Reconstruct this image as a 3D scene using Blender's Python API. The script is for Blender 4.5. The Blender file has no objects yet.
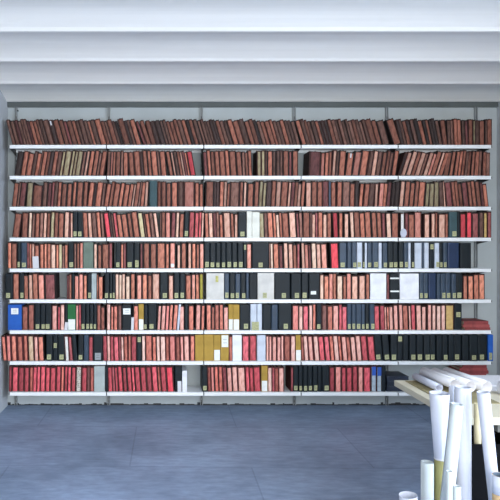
import bpy, bmesh, math, random, re
from mathutils import Vector, Matrix
random.seed(7)
S = bpy.context.scene
COL = S.collection
F, CX, CY, EYE = 554.0, 157.0, 245.0, 1.733
YF, YW = 5.70, 6.0
PXM = F / YF
def WX(px, Y=YF): return (px - CX) * Y / F
def WZ(py, Y=YF): return EYE - (py - CY) * Y / F
XL, XR, YB = -1.614, 3.68, -2.6
CEIL = 3.274

# ---------------------------------------------------------------- materials
def s2l(c):
    return tuple(((v/255)/12.92 if v/255 <= .04045 else ((v/255+.055)/1.055)**2.4) for v in c) + (1,)
MATS = {}
def mat(name, rgb, rough=.6, noise=.15, scale=12, detail=4, spec=.4, stretch=(1,1,1), rgb2=None, bump=0, metal=0, trans=0, sheen=None):
    if name in MATS: return MATS[name]
    m = bpy.data.materials.new(name); m.use_nodes = True
    nt = m.node_tree; b = nt.nodes['Principled BSDF']
    b.inputs['Roughness'].default_value = rough
    b.inputs['Specular IOR Level'].default_value = spec
    b.inputs['Metallic'].default_value = metal
    tc = nt.nodes.new('ShaderNodeTexCoord'); mp = nt.nodes.new('ShaderNodeMapping')
    mp.inputs['Scale'].default_value = stretch
    nz = nt.nodes.new('ShaderNodeTexNoise'); nz.inputs['Scale'].default_value = scale; nz.inputs['Detail'].default_value = detail
    nt.links.new(tc.outputs['Object'], mp.inputs['Vector']); nt.links.new(mp.outputs['Vector'], nz.inputs['Vector'])
    rp = nt.nodes.new('ShaderNodeValToRGB')
    c = s2l(rgb)
    c2 = s2l(rgb2) if rgb2 else tuple(max(0, v*(1-noise*2)) for v in c[:3]) + (1,)
    rp.color_ramp.elements[0].position = .3; rp.color_ramp.elements[0].color = c2
    rp.color_ramp.elements[1].position = .62; rp.color_ramp.elements[1].color = c
    nt.links.new(nz.outputs['Fac'], rp.inputs['Fac']); nt.links.new(rp.outputs['Color'], b.inputs['Base Color'])
    if bump:
        bp = nt.nodes.new('ShaderNodeBump'); bp.inputs['Strength'].default_value = bump; bp.inputs['Distance'].default_value = .01
        nt.links.new(nz.outputs['Fac'], bp.inputs['Height']); nt.links.new(bp.outputs['Normal'], b.inputs['Normal'])
    if trans:
        b.inputs['Subsurface Weight'].default_value = trans; b.inputs['Subsurface Radius'].default_value = (.02,.02,.02)
    MATS[name] = m
    return m

M_BOARD = mat('white_shelf_steel', (226,229,230), .4, .04, 6)
M_WALL = mat('grey_wall_paint', (170,178,180), .8, .05, 3, bump=.05)
M_WALLS = mat('side_wall_paint', (186,190,194), .8, .04, 1.2)
M_CEIL = mat('white_ceiling_paint', (236,235,230), .75, .05, 1.2, stretch=(.25,6,1), bump=.05)
M_TRIM = mat('dark_grey_batten', (84,90,90), .7, .1, 4)
M_STEEL = mat('grey_steel_upright', (144,150,152), .5, .1, 10)
M_DARK = mat('dark_bracket_metal', (40,42,44), .5, .1, 10)
M_PAPER = mat('white_paper', (200,200,203), .7, .03, 9)
M_PAPERB = mat('cool_white_paper', (184,188,200), .7, .04, 9)
M_PAGES = mat('aged_pages', (188,170,145), .9, .25, 60, stretch=(20,1,1))
M_TRACE = mat('tracing_paper', (178,186,188), .5, .05, 8)
M_OLIVE = mat('olive_card', (138,134,84), .7, .1, 9)
M_CARDB = mat('cardboard_tube', (186,176,142), .8, .1, 12)
M_TAN = mat('tan_card', (176,150,112), .8, .1, 12)
M_TABLE = mat('cream_table_top', (198,191,168), .5, .06, 5)
M_MAT = mat('olive_cutting_board', (138,128,92), .7, .12, 14)
M_BLACK = mat('black_plastic', (5,5,7), .85, .1, 10, spec=.12)
M_LABEL = mat('yellowed_spine_label', (176,176,132), .7, .25, 90)
M_LABELW = mat('white_label', (225,228,225), .7, .06, 30)
M_INK = mat('label_ink', (60,64,60), .8, .1, 20)
M_HOOK = mat('dark_metal_hook', (48,36,34), .45, .2, 30)
M_SLEEVE = mat('bright_blue_sleeve', (40,84,170), .4, .1, 20)
M_SCREW = mat('black_fixing', (20,20,22), .5, .1, 20)
M_INNER = mat('dark_tube_inner', (70,84,98), .7, .1, 20)

PAL = {  # code: (spine colour, word)
 'b': ((122,88,78),'brown'), 'r': ((166,106,88),'rust-red'), 'p': ((190,128,116),'salmon-pink'),
 'l': ((200,158,142),'pale pink'), 'c': ((176,84,88),'crimson'), 'C': ((180,62,72),'bright red'),
 'm': ((128,74,74),'maroon'), 'g': ((160,152,122),'olive-cream'), 'd': ((66,50,48),'blackish brown'),
}
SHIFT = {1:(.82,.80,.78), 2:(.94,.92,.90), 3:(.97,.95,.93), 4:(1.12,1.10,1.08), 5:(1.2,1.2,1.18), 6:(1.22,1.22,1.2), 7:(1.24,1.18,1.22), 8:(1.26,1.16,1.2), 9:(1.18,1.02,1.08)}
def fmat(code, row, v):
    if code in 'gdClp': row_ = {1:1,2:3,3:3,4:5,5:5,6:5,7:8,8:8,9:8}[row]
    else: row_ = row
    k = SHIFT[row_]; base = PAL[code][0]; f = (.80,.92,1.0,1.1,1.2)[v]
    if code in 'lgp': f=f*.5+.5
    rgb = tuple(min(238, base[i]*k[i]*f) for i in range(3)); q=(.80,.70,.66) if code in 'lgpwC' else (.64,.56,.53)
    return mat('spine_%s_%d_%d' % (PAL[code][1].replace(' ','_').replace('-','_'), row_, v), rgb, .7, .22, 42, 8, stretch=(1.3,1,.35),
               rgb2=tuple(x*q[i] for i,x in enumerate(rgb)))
M_COVER = [mat('folder_cover_maroon', (62,34,30), .8, .25, 30), mat('folder_cover_dark', (36,25,24), .8, .2, 30), mat('folder_cover_red', (80,34,34), .8, .2, 30)]
BIN = { # code: (cover rgb, rough, word, noun, category, object name)
 'k': ((24,32,37),.4,'black','binder','binder','spine_binder'),
 'K': ((22,30,35),.4,'wide black','binder','binder','wide_binder'),
 'N': ((38,54,82),.28,'glossy navy','binder','binder','wide_binder'),
 'n': ((56,70,86),.28,'slate-blue','binder','binder','spine_binder'),
 'V': ((196,204,216),.3,'pale blue-grey','binder','binder','spine_binder'),
 'T': ((62,84,88),.5,'teal','binder','binder','spine_binder'),
 'G': ((108,122,110),.6,'grey-green','box file','box file','box_file'),
 'H': ((168,178,176),.6,'pale grey','box file','box file','box_file'),
 'B': ((38,92,176),.45,'blue','box file','box file','box_file'),
 'E': ((40,104,58),.5,'green','box file','box file','box_file'),
 'Y': ((172,140,66),.7,'mustard','box file','box file','box_file'),
 'W': ((226,226,214),.6,'cream-white','box file','box file','box_file'),
 'X': ((232,234,240),.6,'white','box file','box file','box_file'),
 'A': ((206,204,198),.6,'light grey','box file','box file','box_file'),
}
def bmat(code):
    rgb, rough = BIN[code][:2]
    return mat('cover_' + BIN[code][2].replace(' ','_').replace('-','_') + ('_box' if 'box' in BIN[code][3] else ''), rgb, rough+.12, .12, 8, spec=.22)

# ---------------------------------------------------------------- mesh helpers
class MB:
    def __init__(s): s.v=[]; s.f=[]; s.m=[]; s.mats=[]; s.sm=[]
    def mi(s, m):
        if m not in s.mats: s.mats.append(m)
        return s.mats.index(m)
    def add(s, vs, fs, m, smooth=False, T=None):
        o=len(s.v); i=s.mi(m)
        s.v += [tuple(T @ Vector(v)) if T else tuple(v) for v in vs]
        for f in fs: s.f.append(tuple(o+k for k in f)); s.m.append(i); s.sm.append(smooth)
    def box(s, a, b, m, T=None):
        (x0,y0,z0),(x1,y1,z1)=a,b
        s.add([(x0,y0,z0),(x1,y0,z0),(x1,y1,z0),(x0,y1,z0),(x0,y0,z1),(x1,y0,z1),(x1,y1,z1),(x0,y1,z1)],
              [(0,3,2,1),(4,5,6,7),(0,1,5,4),(1,2,6,5),(2,3,7,6),(3,0,4,7)], m, False, T)
    def prism(s, poly, z0, z1, m, smooth=False, T=None):   # poly in xy, counter-clockwise
        n=len(poly)
        s.add([(x,y,z0) for x,y in poly]+[(x,y,z1) for x,y in poly],
              [tuple(range(n-1,-1,-1)), tuple(range(n,2*n))]+[(i,(i+1)%n,n+(i+1)%n,n+i) for i in range(n)], m, smooth, T)
    def mesh(s, name):
        me=bpy.data.meshes.new(name); me.from_pydata(s.v,[],s.f)
        for m in s.mats: me.materials.append(m)
        me.polygons.foreach_set('material_index', s.m); me.polygons.foreach_set('use_smooth', s.sm); me.update()
        return me
    def build(s, name, parent=None, loc=(0,0,0)):
        o=bpy.data.objects.new(name, s.mesh(name)); COL.objects.link(o)
        if parent: o.parent=parent
        o.location=loc
        return o
def empty(name, loc, rot=(0,0,0)):
    o=bpy.data.objects.new(name,None); COL.objects.link(o); o.location=loc; o.rotation_euler=rot; o.empty_display_size=.05
    return o
def tag(o, label, cat, group=None):
    o['label']=label; o['category']=cat
    if group: o['group']=group
    return o
def struct(mb, name):
    o=mb.build(name); o['kind']='structure'; return o
def bevel(o, w=.003, seg=2):
    md=o.modifiers.new('bevel','BEVEL'); md.width=w; md.segments=seg; md.limit_method='ANGLE'; return o

# ---------------------------------------------------------------- room shell
# floor: worn blue-grey painted concrete with faint panel joints
def floor_material():
    m=bpy.data.materials.new('worn_blue_grey_floor'); m.use_nodes=True; nt=m.node_tree; L=nt.links.new
    b=nt.nodes['Principled BSDF']; tc=nt.nodes.new('ShaderNodeTexCoord')
    def noise(sc, det, st):
        mp=nt.nodes.new('ShaderNodeMapping'); mp.inputs['Scale'].default_value=st
        n=nt.nodes.new('ShaderNodeTexNoise'); n.inputs['Scale'].default_value=sc; n.inputs['Detail'].default_value=det; n.inputs['Roughness'].default_value=.65
        L(tc.outputs['Object'],mp.inputs['Vector']); L(mp.outputs['Vector'],n.inputs['Vector']); return n.outputs['Fac']
    a=noise(1.1,8,(1,1.6,1)); c=noise(14,6,(.5,1.6,1))
    r=nt.nodes.new('ShaderNodeValToRGB'); r.color_ramp.elements[0].position=.32; r.color_ramp.elements[1].position=.7
    r.color_ramp.elements[0].color=s2l((112,130,152)); r.color_ramp.elements[1].color=s2l((150,168,194)); L(a,r.inputs['Fac'])
    r2=nt.nodes.new('ShaderNodeValToRGB'); r2.color_ramp.elements[0].position=.35; r2.color_ramp.elements[1].position=.75
    r2.color_ramp.elements[0].color=(.74,.75,.77,1); r2.color_ramp.elements[1].color=(1.12,1.13,1.14,1); L(c,r2.inputs['Fac'])
    mx=nt.nodes.new('ShaderNodeMix'); mx.data_type='RGBA'; mx.blend_type='MULTIPLY'; mx.inputs[0].default_value=1
    L(r.outputs['Color'],mx.inputs[6]); L(r2.outputs['Color'],mx.inputs[7])
    br=nt.nodes.new('ShaderNodeTexBrick'); br.inputs['Scale'].default_value=1; br.inputs['Brick Width'].default_value=1.9; br.inputs['Row Height'].default_value=.95
    br.inputs['Mortar Size'].default_value=.006; br.inputs['Color1'].default_value=(1,1,1,1); br.inputs['Color2'].default_value=(.93,.93,.94,1); br.inputs['Mortar'].default_value=(.72,.73,.75,1)
    mp=nt.nodes.new('ShaderNodeMapping'); mp.inputs['Location'].default_value=(.3,.42,0); mp.inputs['Rotation'].default_value=(0,0,.02)
    L(tc.outputs['Object'],mp.inputs['Vector']); L(mp.outputs['Vector'],br.inputs['Vector'])
    m2=nt.nodes.new('ShaderNodeMix'); m2.data_type='RGBA'; m2.blend_type='MULTIPLY'; m2.inputs[0].default_value=1
    L(mx.outputs[2],m2.inputs[6]); L(br.outputs['Color'],m2.inputs[7]); L(m2.outputs[2],b.inputs['Base Color'])
    b.inputs['Roughness'].default_value=.5
    bp=nt.nodes.new('ShaderNodeBump'); bp.inputs['Strength'].default_value=.15; bp.inputs['Distance'].default_value=.005
    L(c,bp.inputs['Height']); L(bp.outputs['Normal'],b.inputs['Normal'])
    return m
m=MB(); m.box((XL-.1,YB-.1,-.1),(XR+.1,YW+.1,0),floor_material()); struct(m,'floor')
m=MB(); m.box((XL-.1,YW,0),(XR+.1,YW+.1,CEIL+.2),M_WALL); struct(m,'wall_back')
m=MB(); m.box((XL-.1,YB,0),(XL,YW,CEIL+.2),M_WALLS); struct(m,'wall_left')
def wall_holes(name, along, a0, a1, pos, thick, holes, z0, z1):
    m=MB()
    def bx(u0,u1,w0,w1):
        if along=='x': m.box((u0,pos,w0),(u1,pos+thick,w1),M_WALLS)
        else: m.box((pos,u0,w0),(pos+thick,u1,w1),M_WALLS)
    u=a0
    for h0,h1 in holes:
        bx(u,h0,0,CEIL+.2); bx(h0,h1,0,z0); bx(h0,h1,z1,CEIL+.2); u=h1
    bx(u,a1,0,CEIL+.2); return struct(m,name)
wall_holes('wall_front','x',XL-.1,XR+.1,YB-.1,.1,[(-1.2,.2),(.5,1.9),(2.2,3.4)],.9,2.75)
wall_holes('wall_right','y',YB,YW,XR,.1,[(-1.4,.1),(.6,2.1)],.85,2.6)
def window_frame(n, along, a0, a1, pos, z0, z1):
    m=MB(); t=.05
    def bx(u0,u1,w0,w1):
        if along=='x': m.box((u0,pos,w0),(u1,pos+.06,w1),M_BOARD)
        else: m.box((pos,u0,w0),(pos+.06,u1,w1),M_BOARD)
    bx(a0,a1,z0,z0+t); bx(a0,a1,z1-t,z1); bx(a0,a0+t,z0+t,z1-t); bx(a1-t,a1,z0+t,z1-t)
    c=(a0+a1)/2; bx(c-.02,c+.02,z0+t,z1-t); struct(m,'window_%d'%n)
for i,(a,b) in enumerate([(-1.2,.2),(.5,1.9),(2.2,3.4)]): window_frame(i+1,'x',a,b,YB-.08,.9,2.75)
for i,(a,b) in enumerate([(-1.4,.1),(.6,2.1)]): window_frame(i+4,'y',a,b,XR+.02,.85,2.6)
# ceiling: shallow concave bays running left to right, meeting in low ribs
prof=[]; per=.65; yc=5.95
yy=yc
while yy>YB-.3:
    N=14
    for k in range(N):
        u=k/N                       # u=0 at far rib, 1 at near rib
        z=CEIL+.055*math.sin(math.pi*u)**.9
        if k==0: prof.append((yy+.012,CEIL)); prof.append((yy-.012,CEIL)); continue
        prof.append((yy-per*u,z))
    yy-=per
prof=[(YW+.1,CEIL+.03)]+prof
m=MB(); vs=[]; fs=[]
for (y,z) in prof: vs += [(XL-.1,y,z),(XR+.1,y,z)]
for i in range(len(prof)-1): fs.append((2*i,2*i+1,2*i+3,2*i+2))
nb=len(vs)
vs += [(XL-.1,YW+.1,CEIL+.25),(XR+.1,YW+.1,CEIL+.25),(XL-.1,prof[-1][0],CEIL+.25),(XR+.1,prof[-1][0],CEIL+.25)]
fs += [(nb,nb+1,nb+3,nb+2),(0,1,nb+1,nb),(nb-2,nb-1,nb+3,nb+2)]
m.add(vs,fs,M_CEIL,False); struct(m,'ceiling')
m=MB(); x=XL; n=0
while x<XR-.001:      # ragged dark gap where the plaster meets the floor
    w=min(random.uniform(.015,.06),XR-x); h=random.choice([.006,.01,.014,.02,.012,.03 if random.random()<.3 else .01]); m.box((x,YW-.006-.002*(n%2),0),(x+w,YW,h),M_DARK); x+=w; n+=1
struct(m,'baseboard_back')
m=MB(); zt=WZ(102.5,YW); zb=WZ(107.5,YW); m.box((XL,YW-.03,zb),(XR,YW,zt+.02),M_TRIM); struct(m,'trim_1')

# ---------------------------------------------------------------- shelving
ROWZ=[WZ(144.9+30.93*i) for i in range(9)]       # board top surface
SEAM=[9.0,106.5,203.8,301.2,398.3,491.8]
BT=.036
ORD=['zeroth','first','second','third','fourth','fifth','sixth','seventh','eighth','ninth','tenth','eleventh','twelfth','thirteenth','fourteenth','fifteenth','sixteenth','seventeenth','eighteenth','nineteenth','twentieth']
BAY=['leftmost','second','middle','fourth','rightmost']
def shelfname(r): return {1:'top shelf',9:'bottom shelf'}.get(r, ORD[r]+' shelf down')
proto={}
def board_mesh(b):
    w=(SEAM[b+1]-SEAM[b])/PXM-.010
    m=MB(); m.box((-w/2,YF-YF,-BT),(w/2,.018,0),M_BOARD)            # front lip
    m.box((-w/2,.018,-.008),(w/2,YW-YF-.035,0),M_BOARD)
    m.box((-w/2,YW-YF-.035,-BT),(w/2,YW-YF-.03,0),M_BOARD)
    return m.mesh('shelf_board')
for b in range(5):
    me=board_mesh(b)
    for r in range(9):
        o=bpy.data.objects.new('shelf_board',me); COL.objects.link(o)
        o.location=((WX(SEAM[b])+WX(SEAM[b+1]))/2,YF,ROWZ[r])
        bevel(o,.0015,1)
        tag(o,'white steel shelf board, %s, in the %s bay of files'%(shelfname(r+1),BAY[b]),'shelf','white shelf boards holding the files')
mu=MB(); H=WZ(105.5,YW)-.02
mu.box((-.014,-.028,0),(-.009,0,H),M_STEEL); mu.box((.009,-.028,0),(.014,0,H),M_STEEL); mu.box((-.009,-.006,0),(.009,0,H),M_STEEL)
for k in range(60):
    z=.03+k*.052; 
    if z<H-.03: mu.box((-.003,-.0075,z),(.003,-.006,z+.025),M_DARK)
ume=mu.mesh('upright')
mb_=MB()
L_=YW-YF-.03
vs=[(-.003,-L_,-.022),(-.003,0,-.06),(-.003,0,.006),(-.003,-L_,-.001)]
vs=vs+[(.003,y,z) for _,y,z in vs]
mb_.add(vs,[(3,2,1,0),(4,5,6,7),(0,1,5,4),(1,2,6,5),(2,3,7,6),(3,0,4,7)],M_DARK)
bme=mb_.mesh('bracket')
UW=['left end of the wall','first bay seam from the left','second bay seam from the left','third bay seam from the left','fourth bay seam from the left','right end of the wall']
for i in range(6):
    x=WX(SEAM[i])
    e=empty('shelf_upright',(x,YW,0)); tag(e,'slotted grey steel shelf upright at the '+UW[i],'upright','slotted uprights fixed to the wall')
    c=bpy.data.objects.new('slotted_rail',ume); COL.objects.link(c); c.parent=e
    for r in range(9):
        k=bpy.data.objects.new('bracket',bme); COL.objects.link(k); k.parent=e; k.location=(0,-.03,ROWZ[r]-.0065)
m=MB(); m.prism([(.008*math.cos(a*.628),.008*math.sin(a*.628)) for a in range(10)],0,.02,M_SCREW)
o=m.build('wall_hook',None,(WX(18,YW),YW,WZ(111,YW))); o.rotation_euler=(math.pi/2,0,0)
tag(o,'small black fixing on the wall above the top shelf, far left','fixing')

# ---------------------------------------------------------------- the files, shelf by shelf
# token: <codes><x0>-<x1>[+/-lean][flags]; x in photo pixels along the shelf edge; F = run of like folders
ROWS={
1:"F12.5-49:bbrbrm:3.3-6 b49-54-7 d54.5-58.5-7P r59-64-6 r65-69-7 m69.5-72-6 r72.5-77.5-7 F78-101:brrbb:3.7-6 r101-106.5-6 F107-113:rb:4-6 r113.5-118-6 F118.5-124:bd:3-6 r124.5-130-7 F130.5-136:bd:3-7 r136.5-141-7 m144-146.5-9 r147-151-8 r151.5-156-7 F156.5-166:brd:4-6 F166.5-188:rbrrb:3.8-6 r188.5-192-6 d192.5-195-5 r195.5-199-5 b199.5-203-5 F205-222:bdrb:3-2 r222-226-3 F226.5-234:bb:5-3 r234.5-239-5 F239.5-256:rrb:5-6 r256-260-7 d260.5-263-7 b263.5-267-7 r267.5-271-7 r271.5-276-8 F276.5-301:bdbbr:3.4-7 F303-325:rrbr:3.8-7 F325.5-334:ddb:3-7 r334.5-338-6 F338.5-372:brbb:3.3-6 r372.5-378-7 r378.5-383-7 b383.5-390-7 r395-402-8 F402.5-424:bdbr:3.5-6 r424.5-428-6 F428.5-444:bdrdb:3-5P r445-449-3 F449.5-470:rbrm:3.6-1 r470.5-474+0 g475-476.5+0 F477-481:bm:3+0 r481.5-486+0 b486.5-488 r488.5-493+0",
2:"d14-19+5 r20-24+4 r25.5-30+3 b31-33.5+3 r34-37.5+3 b38-39+2 r39.5-43+2 r44-46.5+2 d47-50+2 r51-54.5+2 b55-58+1 g59-61+1 g62-67+1 g69-71+2 g72-74+2 g75-79+1 b80-82+2 l84-86 r87-90.5+1 r92-95.5+1 b96.5-98 r99-103+1 b107-109.5 p110-111.5 r112.5-114.5 r115.5-119.5+1 b120.5-122.5 r123.5-127.5 r130-134 r136-141 d142-143.5 r144.5-148-2 r149.5-152-1 r153-158-1 b159-160.5 r162-166.5-1 r170-173-2 l175-176.5-2 b177.5-180-2 r181-183-3 l184-185.5-3 m186-188-4 r188.5-190-4 C191-195.5-5 m205-208+1 r209-211.5 r212.5-215.5-1 r216.5-220-1 r221.5-226-2 r227-230-1 r231.5-237-2 r238.5-242.5-2 F243.5-249:rlb:2.6-1 r249.5-252-1 g258-261 g262.5-265 b266-267 r268.5-272.5 b273.5-276 b277-280 b281-283 r284-288.5 m290-292 r293.5-298 m310-321+1 p321.5-324.5+1 r325.5-328.5+1 r329.5-331.5+1 l333-335.5+2 b336.5-338.5+2 r339.5-345+2 r346-351.5+3P p353-358.5+4 r360.5-366.5+4 b368-371+3 l372-375.5+3 b376.5-380+3 r381.5-384.5+3 r386-388+3 b389-391+2 r392.5-396+2 d399.5-401.5+9 l402.5-406+8 l407-411+7 r412-415+6 l416.5-420.5+6 b421-423+5 l424-427.5+5 p428.5-431+5 r432-436+5 l437-439+4 r440-443.5+4 r445-449.5+4 r451-454+3 r455-458+2 F459-492:rrrb:3.8+1",
3:"r11.5-15.5+3 b16.5-18+3 m18.5-23.5+3 g26-31+2 r32-40+1S b42-45.5 F47-56.5:brm:3+1 r57-59.5+1 r61-65+1 r66.5-70+1 r72-74.5+1 r76-81+2 r83-86+1 r87.5-91.5+3 d92.5-94+3 r95-100+3 b101-103+3 r104-107.5+4 r108.5-111+4 r112.5-117+4 r118-121+3 r122.5-126.5+3 r127.5-130.5+2 l131.5-133+2 r133.5-137+1 b138-139.5 r140-143+1 l144.5-147+1 T150-156.5 r158-160.5 r162-165.5 r167-170.5 r172-177 b179-183 p184.5-194.5 r195.5-198.5 r200-203 r206-213.5+1 d214-216 d216.5-219 r219.5-223+1 l224-226.5+1 r227-229+1 b230.5-239 r240-242.5+1 l244-246+1 r248-253 r255-258.5+1 g259-262+2 g263-265.5+2 d266-270.5 r271.5-275 l276-280+1 r281-287+2 l288-290+2 m291-294+2 F294.5-304:rlr:2.8+2 l306.5-311 r312.5-317 r318.5-322.5 m323.5-329-1 n330-331.5 r332-336 r338-342+1 b343-350+1 r351-355 d356-359 r360-363+2 r364-368+3 b369-373.5+2 l376-378.5+1 p379-383+2 F384-391:rm:3.5+3 d392-394.5+1 d395-398.5 l400-403.5 r405-409 r410-413.5 r415-418 r419-424.5 g426-429-1 g430-434-1 g435.5-439.5-2 b441-445 l445.5-447 m448-453 r455-457.5 r458.5-461 r462-464.5 m465.5-470 r471-473.5 r474.5-477.5 r479-482.5-1 m483.5-485.5-3 r486.5-490-4",
4:"r12-18+4 r21.5-26.5+1 l28-30.5 b31.5-33.5 r34.5-38 b39-42 l43-45.5 r46.5-49 g50-53 r54-57 r58-62.5 l64-68-1 m69-70-1 l70.5-72 k72.5-77L k77.5-82L r84-88 l89-92-1 b93-97 r98-101 b102-104 C106.5-110.5-2 d112-113 b113.5-115-2 c116-118.5-2 r119.5-123 r124-128.5 r130-133 r134.5-139.5 g141-145-1 b146-147-2 r148-151-3 b152-155-3 l156.5-159.5-4 b160-161 r162-165 p166-170 m171-174.5+1 l176-178.5+2 r179.5-183+2 k184-188+1L c189-193.5+1 c195-198 c199-201 l201.5-203 r206-209 l209.5-213 m214-217 b217.5-219.5 r220.5-223 l225-231-2 r232-234.5-1 l235-237.5 K238.5-246.5L W247.5-252 W252.5-259.5 g260.5-264.5+1 b265-268 r269-273.5 r275-277 l277.5-280 r281-283 r284-289.5-1 l291-297-2 m298-300-2 b300.5-303-1 r304-310.5 b311-312.5 l313-315.5 m316.5-318.5 r319-323 l324-327 r328-331.5 C335-339-1 r340-343 l345.5-349 l352-355 r356-361 r362-366 r367-372 r374-378-1 r379.5-383-2 m384-386.5-1 l388-392-1 r393-399 w402-405 m406-408.5 r409.5-414.5 p416.5-422.5 l425.5-430 l433-436 r437-438.5 l440-446 r447-449.5 T450.5-458.5L k459-461.5 C462-467-1 C468-472-1 m473.5-479 b481-484.5 y485.5-488 m489-492",
5:"r7.5-10.5 r11.5-16 k17-20L n20.5-26L m27-28.5 r29-31 l31.5-33.5 r34.5-38-1 r40-43 r44-46 r47-50 l51-55 r56-58 g58.5-61.5 b62-64 r64.5-67 k68-73.5L b74-75.5 r77-79 p80-82.5 G83.5-92.5 l94-96.5 r98-101 r102.5-108.5 m109-111.5 k116-120.5L r121-123 m123.5-125.5 K126.5-133.5L k134-139.5H m140-142 r144-149-1 r151-156 r157.5-165 r166-168.5 p170.5-175Q l177.5-180 r182-186 l188.5-191 r192.5-195.5 r197-199 p200-203.5 k205-210L k210.5-216L k216.5-221L k221.5-226L k226.5-232L k232.5-237.5L k238-243.5L k244-246.5U p247.5-251.5 K252.5-269.5L b270-271 l271.5-273.5 r274.5-279 m280-283-1 l285-288.5-1 l290-293.5-1 r294.5-297.5-1 m298-300 l303-305.5 p306-309 m310-311.5-1 l313-317-1 l318-321.5-1 p323-328-1 C332-339-1 n341-347.5L n348-352 n352.5-357L V358-363L k363.5-365.5L V366-368 n368.5-373L n373.5-379.5L V380-383 n383.5-388L k389-394L k394.5-399L k400-404.5L n405-409L V410-412 k412.5-415.5L V416-423 n423.5-425 V425.5-430 k430.5-435U V436-440L k441-444L n444.5-448.5L N449-460.5 K461-472",
6:"k5-12L r13-18.5 k19-23.5L r24-27.5 l28.5-32 r33-37.5-1 p38.5-44-2 m44.5-55-3 m67-68.5+2 r69-71+1 k71.5-74 p74.5-78 p79-82.5 r83.5-86.5 k87-91L H91.5-96-1 r96.5-98-2 r98.5-102-3 k105-109L k109.5-112L k112.5-115L l115.5-118.5 l119-121.5 l122-124.5 l126-129.5 r131-134.5 p137-141+1 r143-147 r148-151 l153-159.5 k160-167.5L l169-173-1 k174.5-179.5L k180-185L r186-190.5 p192.5-195.5 r196-199 o200-203-1 A207-224Y n225-229.5L k230-235L n236-240.5L k241-246L n246.5-249 K249.5-257.5 A258-274.5L K275-291L K291.5-301L k303-309L K309.5-320.5Q l321-324.5 r325-329 p330-333.5 r334-337 l338-343 r344-346.5 p347.5-351.5 l353-358.5 l360-365.5 r367-370 X371.5-387 m387.5-390 Z391-400 X401-420 n420.5-424.5L n425-429.5L N430-437.5 n438-441.5 n442-446.5L n447-452L n452.5-457L k457.5-464L r465-468.5 r469.5-474-1 r475-479.5-2 r481-486-4",
7:"B7.5-20.5J r22-27 r28-33 k35-39.5L k40-44.5L k45-50L l52-56.5+1 c57.5-59.5+1 l60.5-64 k64.5-67 E67.5-75Q l76-78 c78.5-80.5 k81-85L k85.5-89L k89.5-93L k93.5-96.5L r97-100 r101-104 l107-110+1 r111-113 r114-117 b118-121+1 K122.5-131J r134-138 Y139-143.5Q k144-147.5L K148-156L l157.5-160+2 l161-164.5+1 p165.5-168 r169-171.5+1 r173-176.5+2 V177-178.5+2 l180-184+1 k185-188 r189-193.5 l196-200+1 r201.5-204 r207-211 r212-214.5 r215.5-219 r220-223 l224.5-228.5 Y229-233Q Y233.5-239.5Q K240-249.5L V251.5-257 V257.5-262.5 K263-271.5 n272-278 K279-292L p293-298.5 l300-303.5 c304-308.5 l310-313 r314-316.5 k317-321.5L b323-327 r329-333.5 l334-339.5 c340-342.5 c343-347.5 n348-352L n352.5-356.5L n357-362L n362.5-366L k366.5-370L n370.5-375L c376-380.5 c381.5-385.5 l386.5-388 r388.5-390 l391-394 l396-399.5-1 l401-404-1 r405-409.5-1 l410.5-412-1 c413-416.5 l417.5-422-1 l423.5-427 l429-432 l433.5-436.5 l438-441.5 l442.5-446 y447-455.5 K456-463.5M",
8:"r3-6-2 p7-10-1 r12-16-1 r18-22 r24-27-1 g29-33.5-1 l35-38-1 r38.5-43-1 k46-52L k52.5-57M k57.5-64L w66-69-2 m69.5-72-1 k73.5-77-2 k78-83L n83.5-88-1 c89-92.5-2 K93-102H c103.5-107 l107.5-110 c110.5-113.5 c114.5-118.5 m119.5-121-1 l121.5-123.5-1 r124.5-127.5-1 r128.5-130.5 c131.5-136 k137-141.5U l142-145 r146-152-1 r153-156 l157-160-1 l161-165.5 r166.5-169 p170-175-1 r177-180 p181-183.5 l184.5-189-1 r191-194.5 Y196-203.7 Y204.5-213.5 Y214.5-220.5Q Y221-229J r229.5-232.5 X233-241.5 c243-249 c250.5-256.5 V258-266 l267-269 l270-272 l273-276.5 l278-281 l282-284 r285-290 l291.5-295.5 Y297-301.5Q r302.5-304.5 l305.5-309 l310.5-314 l316-320 c321-325.5 c327-331 r332-335 l336-340 r341-343 l344-348 r349-352 l353-357-1 l358-362-1 c364-369-2 c370-376-3 K377-384-2L K384.5-391-2L k391.5-398L k398.5-404U k404.5-410 K410.5-417L k417.5-424L k424.5-431L k431.5-437L k437.5-443 k443.5-449L k449.5-455 K455.5-463L k463.5-470 K470.5-479L k479.5-489L B489.5-494H",
9:"c8.5-10.5+1 c11.5-16.5 c18-22.5 c24.5-28 r29.5-32 c32.5-35.5+1 c36.5-39+1 c40-44 c45-48.5 c50-54.5 c56-59.5 r61-63 c64-66.5 c67.5-70 c71-74.5 q76-80.5 c81.5-86 b87-89.5 r90-93 H94.5-104.5 k105-107.5 c108.5-112-1 m113-115 c116-118 c119-122.5 c124-127 c128.5-132 c133-135 c136-140.5 c142-146.5 c148-152 c153.5-158 r159-161 c162-166.5-1 C168-173.5-3 K175.5-182 X182.5-186.5S k203-207.5L r208.5-211 p212-214.5 r216-219 r220-223 m224-227 l228.5-232.5 l233.5-238 l239.5-246 c247-250 c251-254-1 c255-261-2 Y262.5-268Q l268.5-272-2 m273-275-3 r275.5-278.5-3 l279.5-284-4 m292-293.5+1 k294-299L k299.5-303L k304-308L k308.5-313L k313.5-318L k318.5-322.5 k323-329.5L c331-335 p336-341 c343-346.5 c348-352.5 c354-358 p359-363 c365-371 v373-377.5 v378-382.5 k383-386.5",
}
COLW={'w':'white','y':'tan-yellow','o':'olive-yellow','q':'black-and-white patterned','v':'grey-white and blue','Z':'white-striped black'}
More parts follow.
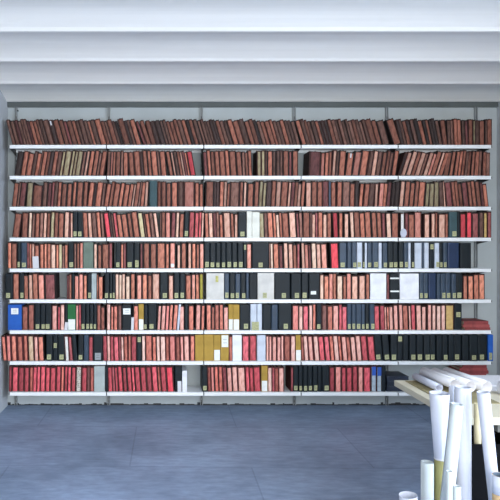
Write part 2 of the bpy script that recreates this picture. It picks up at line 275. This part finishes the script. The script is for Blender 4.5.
PAL['w']=((225,222,215),'white'); PAL['y']=((196,164,104),'tan-yellow'); PAL['o']=((160,150,60),'olive-yellow')
PAL['q']=((120,116,110),'patterned'); PAL['v']=((170,182,192),'grey-white')
BIN['Z']=((34,42,48),.35,'white-striped black','binder','binder','wide_binder')
M_PATT=mat('black_white_pattern',(215,205,190),.7,.1,160,2,rgb2=(24,20,22))
def fm(code,row,v):
    if code=='q': return M_PATT
    if code in 'wyov':
        rgb=PAL[code][0]; return mat('spine_'+PAL[code][1].replace('-','_'),rgb,.7,.12,26)
    return fmat(code,row,v)

tok=re.compile(r'^([A-Za-z])([\d.]+)-([\d.]+)([+-][\d.]+)?([A-Z]*)$')
ftok=re.compile(r'^F([\d.]+)-([\d.]+):([a-z]+):([\d.]+)([+-][\d.]+)?([A-Z]*)$')
books=[]
for row,txt in ROWS.items():
    L=[]
    for t in txt.split():
        q=ftok.match(t)
        if q:
            x0,x1,cs,mw,ln,fl=q.groups(); x0=float(x0); x1=float(x1); mw=float(mw); ln=float(ln or 0)
            n=max(1,round((x1-x0)/mw)); ws=[random.uniform(.75,1.25) for _ in range(n)]; s=sum(ws); x=x0
            for k,w in enumerate(ws):
                w=w/s*(x1-x0); L.append(dict(code=random.choice(cs),x0=x,x1=x+w*.86,lean=ln+random.uniform(-.5,.5),fl=fl if k==n//2 else '',row=row)); x+=w
            continue
        q=tok.match(t)
        if not q: raise ValueError(t)
        c,x0,x1,ln,fl=q.groups()
        L.append(dict(code=c,x0=float(x0),x1=float(x1),lean=float(ln or 0),fl=fl,row=row))
    # outer (board-to-board) width: spread the small gaps between neighbours
    for i,b in enumerate(L):
        b['o0']=b['x0']-.35; b['o1']=b['x1']+.35
    for a,b in zip(L,L[1:]):
        gap=b['x0']-a['x1']; mid=(a['x1']+b['x0'])/2
        if gap<2.2: a['o1']=mid; b['o0']=mid
        else: a['o1']=a['x1']+.7; b['o0']=b['x0']-.7
    L[0]['o0']=L[0]['x0']-.5; L[-1]['o1']=L[-1]['x1']+.4
    for s in SEAM[1:5]:            # the bracket noses stand slightly proud: keep files clear of nothing
        pass
    for b in L:
        fold=b['code']=='C' or (b['code'].islower() and b['code'] not in 'kn')
        b['fold']=fold
        b['h']=(random.choice([random.uniform(25.2,26.7),random.uniform(23.8,26.2)]) if fold else random.uniform(25.6,26.5))
        if row==1: b['h']=random.uniform(25.3,27.4)
        if fold and row in(8,9): b['h']=random.uniform(24.8,26.2)
        if 'S' in b['fl']: b['h']=22 if fold else 21
    for b in L:
        if abs(b['lean'])>2.5 and row>1: b['h']-=.6
    for _ in range(60):
        for a,b in zip(L,L[1:]):
            h=min(a['h'],b['h']); 
            ta=a['o1']+a['lean']*h/25; tb=b['o0']+b['lean']*h/25
            if ta>tb+.02:
                if not a['fold']: b['lean']+= (ta-tb)
                elif not b['fold']: a['lean']-=(ta-tb)
                else:
                    u=.34 if abs(a['lean'])>abs(b['lean']) else .66
                    a['lean']-=(ta-tb)*u; b['lean']+=(ta-tb)*(1-u)
    if row==2:             # the leaning run straightens up towards the right end
        for b in L:
            if b['x0']>440:
                n_=max(0,(492-b['x0'])/52)*5; b['lean']=min(b['lean'],n_); b['o0']+=.2; b['o1']-=.22; b['x0']+=.1; b['x1']-=.1
    books+=L

HK={}
DEP=.235
def rnd_pts(w,d,r,n=3):       # outline with rounded front corners, front at y=0, back at y=d
    p=[]
    for k in range(n+1):
        a=math.pi+ (math.pi/2)*k/n; p.append((-w/2+r+r*math.cos(a), r+r*math.sin(a)))
    for k in range(n+1):
        a=1.5*math.pi+(math.pi/2)*k/n; p.append((w/2-r+r*math.cos(a), r+r*math.sin(a)))
    return p+[(w/2,d),(-w/2,d)]
def put_folder(parts, w, sw, h, cover, T=None, hook=True, row=5):
    """parts: dict cover/spine/hook -> MB.  Base at z=0, front at y=0."""
    t=min(.003,w*.12)
    c=parts['cover']
    c.box((-w/2,.004,0),(-w/2+t,DEP,h),cover,T); c.box((w/2-t,.004,0),(w/2,DEP,h),cover,T)
    c.box((-w/2+t,.007,.004),(w/2-t,.010,h-.003),cover,T)
    c.box((-w/2+t,.010,.003),(w/2-t,DEP-.01,h-.014),M_PAGES,T)
def put_spine(mb, sw, h, m, T=None):
    n=5; r=min(.010,sw*.36)
    poly=[(-sw/2,.0068)]+[(-sw/2*math.cos(math.pi*k/n), .0035-r*.6*math.sin(math.pi*k/n)) for k in range(n+1)]+[(sw/2,.0068)]
    mb.prism(poly,.004,h-.014,m,False,T)
def put_hook(mb, w, h, T=None):
    # arched metal clip standing at the head of the spine
    R=min(.011,w*.34); n=6; th=.0022; z0=h-.012
    out=[(R*math.cos(math.pi*k/n),R*math.sin(math.pi*k/n)) for k in range(n+1)]
    inn=[(.55*x,.55*z) for x,z in out]
    vs=[]
    for y in (.0095,.0095+.006):
        vs+=[(x,y,z0+.004+z) for x,z in out]+[(x,y,z0+.004+z) for x,z in inn]
    N=n+1; fs=[]
    for k in range(n):
        fs+=[(k,k+1,N+k+1,N+k),(2*N+k,3*N+k,3*N+k+1,2*N+k+1),(k,2*N+k,2*N+k+1,k+1),(N+k,N+k+1,3*N+k+1,3*N+k)]
    mb.add(vs,fs,M_HOOK,False,T)
    mb.box((-w*.42,.0105,z0-.003),(w*.42,.05,z0+.004),M_HOOK,T)

# naming words
def bay_of(b):
    x=(b['x0']+b['x1'])/2
    for i in range(5):
        if x<SEAM[i+1]: return i
    return 4
def word(b):
    c=b['code']
    if c in COLW: return COLW[c]
    return PAL[c][1] if b['fold'] else BIN[c][2]
def noun(b):
    if b['fold']: return 'folder'
    return BIN[b['code']][3]
for r in range(1,10):
    for y in range(5):
        g=[b for b in books if b['row']==r and bay_of(b)==y]
        g.sort(key=lambda b:b['x0'])
        for i,b in enumerate(g):
            b['bay']=y; n=len(g)
            if i<=n-1-i: pos=('first' if i==0 else ORD[i+1])+' file from left'
            else: pos=('last' if i==n-1 else ORD[n-i])+(' file' if i==n-1 else ' file from right')
            b['lab']='%s %s, %s, %s bay, %s'%(word(b),noun(b),pos,BAY[y],shelfname(r))
            for k in (1,-1):       # prefer a findable neighbour
                if 0<=i+k<n and b['fold'] and not g[i+k]['fold']:
                    nb_=g[i+k]; w_=word(nb_)
                    same=[q for q in books if q['row']==r and word(q)==w_ and not q['fold']]
                    if len(same)==1:
                        b['lab']='%s folder just %s of the %s %s on %s'%(word(b),'left' if k==1 else 'right',w_,noun(nb_),'the '+shelfname(r)); break
            if not b['fold']:
                same=[q for q in books if q['row']==r and word(q)==word(b)]
                if len(same)==1:
                    det={'L':' with a pale label near its foot','Q':' with a white lower label','J':' with a white upper label','M':' with a label at mid height','U':' with a label near its head'}
                    b['lab']='%s %s%s on the %s'%(word(b),noun(b),next((det[f] for f in b['fl'] if f in det),' standing upright'),shelfname(r))
folders=[b for b in books if b['fold']]
folders.sort(key=lambda b:-((b['o1']-b['o0'])*b['h']))
top=set(id(b) for b in folders[:300])
print('folders',len(folders),'binders',len(books)-len(folders))
rest={'cover':MB()}
labels=set()
mcache={}
def cached(key,fn):
    if key not in mcache: mcache[key]=fn()
    return mcache[key]
def link_part(name,me,parent,mats=None):
    o=bpy.data.objects.new(name,me); COL.objects.link(o); o.parent=parent
    return o
BG={'folder':'folders filed along the wall shelves','binder':'binders filed along the wall shelves','box file':'box files on the wall shelves'}
for b in books:
    w=(b['o1']-b['o0'])/PXM*.97; ang=math.atan(b['lean']/25.0)
    if b['lean']==0: ang=random.uniform(-.004,.004)*0
    w*=math.cos(ang); w=round(w,4)
    sw=min(w*.76,(b['x1']-b['x0'])/PXM*.88*math.cos(ang)); h=round(b['h']/PXM*math.cos(ang*.5),3)
    xc=WX((b['o0']+b['o1'])/2); zb=ROWZ[b['row']-1]+.0006+abs(math.sin(ang))*w/2
    # the base centre is moved so the lowest corner stays where it belongs
    loc=Vector((xc,YF+.012+random.uniform(0,.018),zb))
    rot=Matrix.Rotation(ang,4,'Y')
    v=random.randrange(5); cov=M_COVER[2 if b['row']>=8 and random.random()<.7 else (0 if random.random()<.55 else 1)]
    if b['fold']:
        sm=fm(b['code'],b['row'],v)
        if id(b) in top:
            e=empty('file_folder',loc,(0,ang,0)); tag(e,b['lab'],'folder',BG['folder']); labels.add(b['lab'])
            def mk():
                P={'cover':MB()}; put_folder(P,w,sw,h,cov); return P['cover'].mesh('cover')
            link_part('cover',mk(),e)
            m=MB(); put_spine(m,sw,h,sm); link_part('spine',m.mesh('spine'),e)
            m=MB(); put_hook(m,w,h); link_part('metal_clip',m.mesh('metal_clip'),e)
            if 'P' in b['fl']:
                m=MB(); m.box((-.008,-.0035,h-.06),(.007,-.0028,h-.015),M_PAPER); link_part('paper_tag',m.mesh('paper_tag'),e)['label']='torn white paper tag'
            if 'Q' in b['fl']:
                m=MB(); m.box((-sw*.4,-.0045,.012),(sw*.4,-.0035,.05),M_LABELW); link_part('spine_label',m.mesh('spine_label'),e)['label']='white spine label'
            if b['code']=='v':
                m=MB(); m.box((-sw*.5,-.004,h*.62),(sw*.5,-.003,h-.012),M_SLEEVE); link_part('top_flap',m.mesh('top_flap'),e)['label']='bright blue top flap'
        else:
            T=Matrix.Translation(loc)@rot
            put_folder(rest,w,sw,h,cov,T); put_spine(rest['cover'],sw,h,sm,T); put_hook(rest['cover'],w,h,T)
    else:
        c=b['code']; cm=bmat(c) if c!='Z' else bmat('K')
        e=empty(BIN[c][5],loc,(0,ang,0)); tag(e,b['lab'],BIN[c][4],BG[BIN[c][4]]); labels.add(b['lab'])
        m=MB(); t=.003; box=BIN[c][3]=='box file'
        if box:
            m.box((-w/2+.0006,0,0),(w/2-.0006,DEP,h),cm)
            m.box((-w/2+.0025,-.0006,.003),(w/2-.0025,0,h-.003),cm)
        else:
            r=min(w*.3,.012); P=rnd_pts(w-.0012,DEP,r)
            n=len(P); 
            # rounded spine shell plus two boards, pages recessed at the head
            m.box((-w/2+.0006,r,0),(-w/2+.0006+t,DEP,h),cm); m.box((w/2-.0006-t,r,0),(w/2-.0006,DEP,h),cm)
            sp=P[:n-2]; m.prism(sp+[(w/2-.0006,r+.003),(-w/2+.0006,r+.003)],0,h,cm)
        o=link_part('cover',m.mesh('cover'),e); bevel(o,.0012,2); cov_o=o
        if not box:
            m=MB(); m.box((-w/2+.0042,r if not box else .01,.004),(w/2-.0042,DEP-.008,h-.012),M_PAGES); link_part('pages',m.mesh('pages'),e)
        lw=min(w*.62,.042)
        def lab(z0,z1,mt,x=0,lw=lw,name='spine_label',ink=True):
            m=MB(); m.box((x-lw/2,-.0016,z0),(x+lw/2,-.0005,z1),mt)
            if ink:
                for k in range(2):
                    zz=z0+(z1-z0)*(.35+.3*k); m.box((x-lw*.28,-.0019,zz),(x+lw*.28,-.0016,zz+.003),M_INK)
            o=link_part(name,m.mesh(name),cov_o); return o
        if 'L' in b['fl']: lab(.014,.014+random.uniform(.045,.055),M_LABEL,random.uniform(-.12,.12)*w)
        if 'M' in b['fl']: lab(h*.5,h*.5+.05,M_LABEL)
        if 'U' in b['fl']: lab(h-.07,h-.02,M_LABEL)
        if 'H' in b['fl']: lab(.012,.085,M_STEEL if c=='K' else M_LABEL,0,w*.6)
        if 'Q' in b['fl'] and c=='K': lab(.05,.085,M_LABELW,-.01,.055,ink=False)
        elif 'Q' in b['fl']: lab(.004,h*.42,M_LABELW,0,w*.86,ink=False)['label']='white lower label'
        if 'J' in b['fl']: lab(h*(.52 if c=='Y' else .62),h*.86 if c!='Y' else h*.97,M_LABELW,0 if c!='Y' else .003,min(w*.8,.075),ink=True)['label']='white upper label'
        if 'Y' in b['fl']: lab(h*.66,h*.9,mat('yellow_mark',(190,186,110),.7,.2,60),w*.1,.03,'printed_mark',False)
        if c=='Z':
            for z in (h*.28,h*.78): lab(z,z+.016,M_LABELW,0,w*.98,'white_stripe',False)
if rest['cover'].v:
    o=rest['cover'].build('narrow_file_folders'); o['kind']='stuff'
    tag(o,'many narrow rust, brown and pink folders filling the wall shelves','folders')
print('labels',len(labels))

# ---------------------------------------------------------------- loose things on the shelves
def card(x0,y0,x1,y1,name,label,mt=M_PAPER,Y=YF+.006,tilt=-4,cat='card'):
    w=(x1-x0)/PXM; h=(y1-y0)/PXM
    m=MB(); m.box((-w/2,0,0),(w/2,.0012,h),mt)
    r=min(range(9),key=lambda i:abs(ROWZ[i]-WZ(y1)))
    o=m.build(name,None,(WX((x0+x1)/2),Y-.004,ROWZ[r]+.001)); o.rotation_euler=(math.radians(-3),math.radians(tilt),0)
    o.location.z+=abs(math.sin(math.radians(tilt)))*w/2; tag(o,label,cat); return o
card(33,257,39,269,'paper_card','white paper card leaning on folders at the left of the fifth shelf down')
card(64.2,323,67.4,331,'paper_slip','small white paper slip left of the green box file',tilt=6,cat='paper')
card(131,315,133.6,328,'paper_slip','narrow white paper slip right of a wide black binder, seventh shelf down',tilt=2,cat='paper')
card(177.6,381.5,181.5,392.5,'paper_card','short white card in front of a wide black binder, bottom shelf',tilt=0)
card(252,322,259,330.5,'torn_card','torn cream card in front of pale blue-grey binders, seventh shelf down',M_LABEL,tilt=0,cat='paper')
m=MB(); m.prism([(.034*math.cos(a*.3927),.046*math.sin(a*.3927)) for a in range(16)],0,.0015,M_PAPERB)
o=m.build('round_tag',None,(WX(403.5),YF-.0,ROWZ[3]+.048)); o.rotation_euler=(math.pi/2,0,0)
tag(o,'rounded grey-white paper tag hanging before folders on the fourth shelf down','tag')
m=MB(); m.box((-.0008,-.0008,0),(.0008,.0008,.18),M_PAPER)
s=m.build('string',o,(0,.02,0)); s.rotation_euler=(-math.pi/2,0,0); s.location=(0,.042,-.001)

def flat_folder(x0,x1,z,dep,t,mt,rz,label,group,Y0=YF+.02,name='file_folder',cat='folder'):
    w=WX(x1)-WX(x0)
    e=empty(name,((WX(x0)+WX(x1))/2,Y0+dep/2,z),(0,0,rz)); tag(e,label,cat,group)
    m=MB(); m.box((-w/2,-dep/2,t-.003),(w/2,dep/2,t),mt); m.box((-w/2,-dep/2,0),(w/2,dep/2,.003),mt); m.box((-w/2,-dep/2,.003),(w/2,-dep/2+.003,t-.003),mt)
    link_part('cover',m.mesh('cover'),e)
    m=MB(); m.box((-w/2+.004,-dep/2+.006,.003),(w/2-.006,dep/2-.006,t-.003),M_PAGES); link_part('pages',m.mesh('pages'),e)
    return e
MR=mat('faded_red_card',(140,62,62),.7,.2,20); MR2=mat('faded_pink_card',(158,74,72),.7,.2,20)
z=ROWZ[6]+.001
for i,(a,b_,t,rz,w_) in enumerate([(466,492,.026,.03,'lowest of three lying flat'),(465,491.5,.03,-.04,'middle of three lying flat'),(464.5,490,.034,.05,'topmost of three lying flat')]):
    flat_folder(a,b_,z,.22,t,[MR,MR2,MR][i],rz,'faded red folder, %s, right end of seventh shelf down'%w_,'flat red folders, seventh shelf',YF+.03); z+=t+.0005
z=ROWZ[8]+.001
for i in range(9):
    t=[.03,.03,.032,.03,.03,.028,.032,.03,.03][i]; x0=[457,459,457,458,458,459,460,462,463][i]; x1=[486,488,487,490,489,488,490,489,488][i]
    flat_folder(x0,x1,z,.23,t,[MR,MR2][i%2],[.02,-.03,.04,0,.05,-.05,.03,-.06,.04][i],'faded red folder lying flat behind the table, %s from the bottom of its pile'%ORD[i+1],'flat red folders on the bottom shelf behind the table',YF+.025); z+=t+.0005
MB1=mat('dark_blue_box',(34,42,58),.4,.1,10)
z=ROWZ[8]+.001
for i,(a,b_,t) in enumerate([(388,412,.055),(388.5,411,.05),(388,410,.05)]):
    w=WX(b_)-WX(a); e=empty('flat_box_file',((WX(a)+WX(b_))/2,YF+.15,z)); tag(e,'dark blue box file lying flat on the bottom shelf, %s of three'%['lowest','middle','topmost'][i],'box file','dark box files lying flat on the bottom shelf')
    m=MB(); m.box((-w/2,-.12,0),(w/2,.12,t-.008),MB1); bevel(link_part('box_base',m.mesh('box_base'),e),.002)
    m=MB(); m.box((-w/2-.002,-.122,t-.008),(w/2+.002,.122,t),MB1); bevel(link_part('lid',m.mesh('lid'),e),.002)
    z+=t+.0005

# ---------------------------------------------------------------- table
TZ=.753
e=empty('work_table',(2.5,3.57,0)); tag(e,'cream-topped work table covered with white paper rolls','table')
m=MB(); m.box((1.72,3.14,TZ-.042),(3.30,4.02,TZ),M_TABLE)
def chl(mb,name,bv=.003):
    o=mb.build(name,e,(-2.5,-3.57,0)); return bevel(o,bv)
chl(m,'tabletop',.004)
m=MB(); m.box((2.02,3.22,TZ-.12),(3.2,3.25,TZ-.0425),M_STEEL); m.box((2.02,3.90,TZ-.12),(3.2,3.93,TZ-.0425),M_STEEL); m.box((2.0,3.25,TZ-.12),(2.03,3.90,TZ-.0425),M_STEEL); m.box((3.19,3.25,TZ-.12),(3.22,3.90,TZ-.0425),M_STEEL)
chl(m,'apron')
for x,y in((2.13,3.27),(2.13,3.88),(3.15,3.27),(3.15,3.88)):
    m=MB(); m.box((x-.02,y-.02,0),(x+.02,y+.02,TZ-.0425),M_STEEL); chl(m,'leg')
m=MB(); m.box((1.785,3.42,TZ+.0005),(2.12,3.985,TZ+.004),M_MAT); o=m.build('cutting_board'); tag(o,'olive-brown drawing board lying on the table under the short paper roll','board')

# ---------------------------------------------------------------- paper rolls
def roll(p0,p1,r0,r1,label,group,mt=M_PAPERB,turns=2.3,gap=.0025,name='paper_roll',cat='paper roll',cut=0,start=0):
    p0=Vector(p0); p1=Vector(p1); d=p1-p0; Ln=d.length
    n=int(28*turns); m=MB(); vs=[]
    for k in range(n+1):
        a=start-2*math.pi*turns*k/n; 
        off=gap*turns*k/n
        for j in range(3):
            t=j/2; r=(r0+(r1-r0)*t)-off
            zz=t*Ln
            if j==2: zz-=cut*(1-math.cos(a))*.5*r1*2
            vs.append((r*math.cos(a),r*math.sin(a),zz))
    fs=[]
    for k in range(n):
        for j in range(2): fs.append((3*k+j,3*k+j+1,3*k+3+j+1,3*k+3+j))
    m.add(vs,fs,mt,True); o=m.build(name,None,p0)
    o.rotation_mode='QUATERNION'; o.rotation_quaternion=d.to_track_quat('Z','Y')
    md=o.modifiers.new('thick','SOLIDIFY'); md.thickness=.0007; md.offset=-1
    tag(o,label,cat,group); return o
def P(px,py,Y): return (WX(px,Y),Y,WZ(py,Y))
def standing(tx,ty,bx,Y,r0,r1,label,group='rolls standing in front of the table',Yb=None,**k):
    t=Vector(P(tx,ty,Y)); b=Vector((WX(bx,Yb or Y),Yb or Y,.004)); dd=(t-b); tilt=math.hypot(dd.x,dd.y)/dd.z
    b.z=.001+tilt*r0*1.02
    return roll(b,t,r0,r1,label,group,**k)
def tube(p0,p1,r,th,mt,name,label,cat,group=None,inner=None,band=None):
    p0=Vector(p0); p1=Vector(p1); d=p1-p0; Ln=d.length; e=empty(name,p0); e.rotation_mode='QUATERNION'; e.rotation_quaternion=d.to_track_quat('Z','Y')
    tag(e,label,cat,group); n=28
    def ring(z0,z1,ro,ri,m_,mi,nm):
        vs=[];fs=[]
        for k in range(n):
            a=2*math.pi*k/n; c,s=math.cos(a),math.sin(a)
            vs+=[(ro*c,ro*s,z0),(ro*c,ro*s,z1),(ri*c,ri*s,z1),(ri*c,ri*s,z0)]
        for k in range(n):
            a=4*k;b=4*((k+1)%n)
            fs+=[(a,b,b+1,a+1),(a+1,b+1,b+2,a+2),(a+2,b+2,b+3,a+3),(a+3,b+3,b,a)]
        mb=MB(); mb.add(vs,fs,m_,True); me=mb.mesh(nm); o=link_part(nm,me,e)
        if mi:
            me.materials.append(mi)
            for p in me.polygons:
                if p.index%4==2: p.material_index=1
        return o
    if band: ring(Ln-band[0],Ln,r+.0012,r+.0002,band[1],None,band[2])
    ring(0,Ln,r,r-th,mt,inner,'tube_wall'); return e
GT='paper rolls lying on the table'
R0=TZ+.0045
roll((1.862,3.99,R0+.029),(1.868,3.67,R0+.029),.028,.028,'short slim white paper roll nearest the left edge of the table',GT,mt=M_PAPERB,turns=2.2,gap=.004,start=1)
roll((1.925,4.00,TZ+.062),(1.965,3.66,TZ+.062),.037,.037,'white paper roll on the table, just right of the slimmest roll',GT,mt=M_PAPER,turns=2.2,gap=.004,start=2)
roll((2.01,4.01,TZ+.056),(2.055,3.63,TZ+.056),.040,.040,'white paper roll third from the table\'s left edge',GT,mt=M_PAPER,turns=2.2,gap=.004,start=.5)
roll((2.10,4.02,TZ+.052),(2.155,3.62,TZ+.052),.041,.041,'white paper roll with a dark open end, fourth from the table\'s left edge',GT,mt=M_PAPER,turns=2.2,gap=.004,start=2.5)
roll((2.245,3.64,TZ+.045),(2.56,3.32,TZ+.045),.043,.043,'thick white roll lying diagonally at the right front of the table',GT,mt=M_PAPER,turns=2.2,gap=.004,start=2.5)
m=MB()
for k in range(5): m.box((2.23+.004*k,3.71+.003*(k%3),TZ+.0005+.008*k),(3.15-.01*k,4.0-.004*(k%2),TZ+.0080+.008*k),M_PAPER)
o=m.build('paper_stack'); tag(o,'flat stack of large white sheets at the right back of the table','paper')

# olive tube with the flared roll standing in it
YA=2.95
tb=(WX(441,YA)-.0,YA,.0015); tt=P(440.5,457.5,YA)
tube(tb,tt,.031,.003,M_OLIVE,'cardboard_tube','olive cardboard tube holding the flared white roll','tube',inner=M_OLIVE,band=(.008,M_PAPER,'white_rim'))
roll((tt[0],YA,tt[2]-.16),P(439.5,393,YA),.021,.051,'flared white paper roll stuck in the olive tube','rolls standing in front of the table',mt=M_PAPERB,turns=1.6,cut=0)
standing(463,387,464,2.955,.038,.041,'tall wide white roll standing upright right of the slimmest one',mt=M_PAPERB)
standing(457,404,438,2.79,.033,.031,'white roll leaning right in front, overlapping its taller neighbour',mt=M_TRACE,start=1)
standing(451.5,386,452.5,3.03,.014,.014,'slimmest tall white roll, between the flared roll and the widest upright roll',mt=M_PAPERB,turns=3,gap=.0015)
standing(483,392,503,2.86,.027,.031,'tall white roll leaning left against the table front',mt=M_PAPERB,start=2,)
standing(427.5,462,427.5,2.955,.033,.034,'short translucent roll left of the olive tube',mt=M_TRACE,turns=2.1,gap=.005,start=.3)
standing(408,495,415,2.86,.042,.046,'lowest white roll, only its open top showing, farthest left',mt=M_PAPERB,turns=1.5,start=3)
standing(449.3,471,449,2.70,.0155,.0155,'narrow short white roll in front of the leaning roll',mt=M_TRACE,turns=2,gap=.0015)
standing(457,486,456.5,2.69,.018,.018,'lowest narrow white roll at the foot of the widest upright roll',mt=M_TRACE,turns=2,gap=.0015)
tube((WX(501,2.72),2.72,.0015),P(500.5,475,2.72),.036,.003,M_TAN,'cardboard_tube','tan cardboard tube with a white top band at the bottom right','tube',inner=M_INNER,band=(.09,M_PAPERB,'white_band'))
tube((WX(478,3.09),3.09,.012),P(477.5,403.5,3.09),.0185,.002,M_CARDB,'cardboard_tube','beige cardboard tube standing in the black bin at the table front','tube')
# black bin
e=empty('black_bin',(1.92,3.22,0)); tag(e,'tall black plastic bin under the front edge of the table','bin')
m=MB(); x0,x1,y0,y1,h=-.20,.20,-.175,.175,.635
m.box((x0,y0,0),(x1,y1,.006),M_BLACK); m.box((x0,y0,.006),(x1,y0+.004,h),M_BLACK); m.box((x0,y1-.004,.006),(x1,y1,h),M_BLACK); m.box((x0,y0+.004,.006),(x0+.004,y1-.004,h),M_BLACK); m.box((x1-.004,y0+.004,.006),(x1,y1-.004,h),M_BLACK)
link_part('bin_wall',m.mesh('bin_wall'),e)
m=MB(); q=.006
m.box((x0-q,y0-q,h-.012),(x1+q,y0,h+.004),M_BLACK); m.box((x0-q,y1,h-.012),(x1+q,y1+q,h+.004),M_BLACK); m.box((x0-q,y0,h-.012),(x0,y1,h+.004),M_BLACK); m.box((x1,y0,h-.012),(x1+q,y1,h+.004),M_BLACK)
link_part('rim',m.mesh('rim'),e)

# ---------------------------------------------------------------- daylight
def area(loc,rot,sx,sy,e_,col):
    l=bpy.data.lights.new('window_daylight','AREA'); l.shape='RECTANGLE'; l.size=sx; l.size_y=sy; l.energy=e_; l.color=col
    o=bpy.data.objects.new('window_daylight',l); COL.objects.link(o); o.location=loc; o.rotation_euler=rot
    return l
for a,b in [(-1.2,.2),(.5,1.9),(2.2,3.4)]:
    area(((a+b)/2,YB-.25,1.85),(math.radians(90),0,0),(b-a)*1.1,1.9,165,(1,.97,.93))
for (a,b),en in zip([(-1.4,.1),(.6,2.1)],(230,290)):
    area((XR+.28,(a+b)/2,1.85),(math.radians(58),0,math.radians(90)),(b-a)*1.1,1.7,en,(.70,.82,1))
w=bpy.data.worlds.new('sky'); S.world=w; w.use_nodes=True
w.node_tree.nodes['Background'].inputs[0].default_value=(.62,.72,.85,1); w.node_tree.nodes['Background'].inputs[1].default_value=.6
# ---------------------------------------------------------------- camera
cd=bpy.data.cameras.new('camera'); cam=bpy.data.objects.new('camera',cd); COL.objects.link(cam); S.camera=cam
cam.location=(0,0,EYE); cam.rotation_euler=(math.radians(90),0,0)
cd.sensor_width=36; cd.lens=F/500*36; cd.shift_x=(250-CX)/500; cd.shift_y=-(250-CY)/500; cd.clip_start=.05
S.view_settings.view_transform='Standard'; S.view_settings.look='None'; S.view_settings.gamma=1; S.view_settings.exposure=0
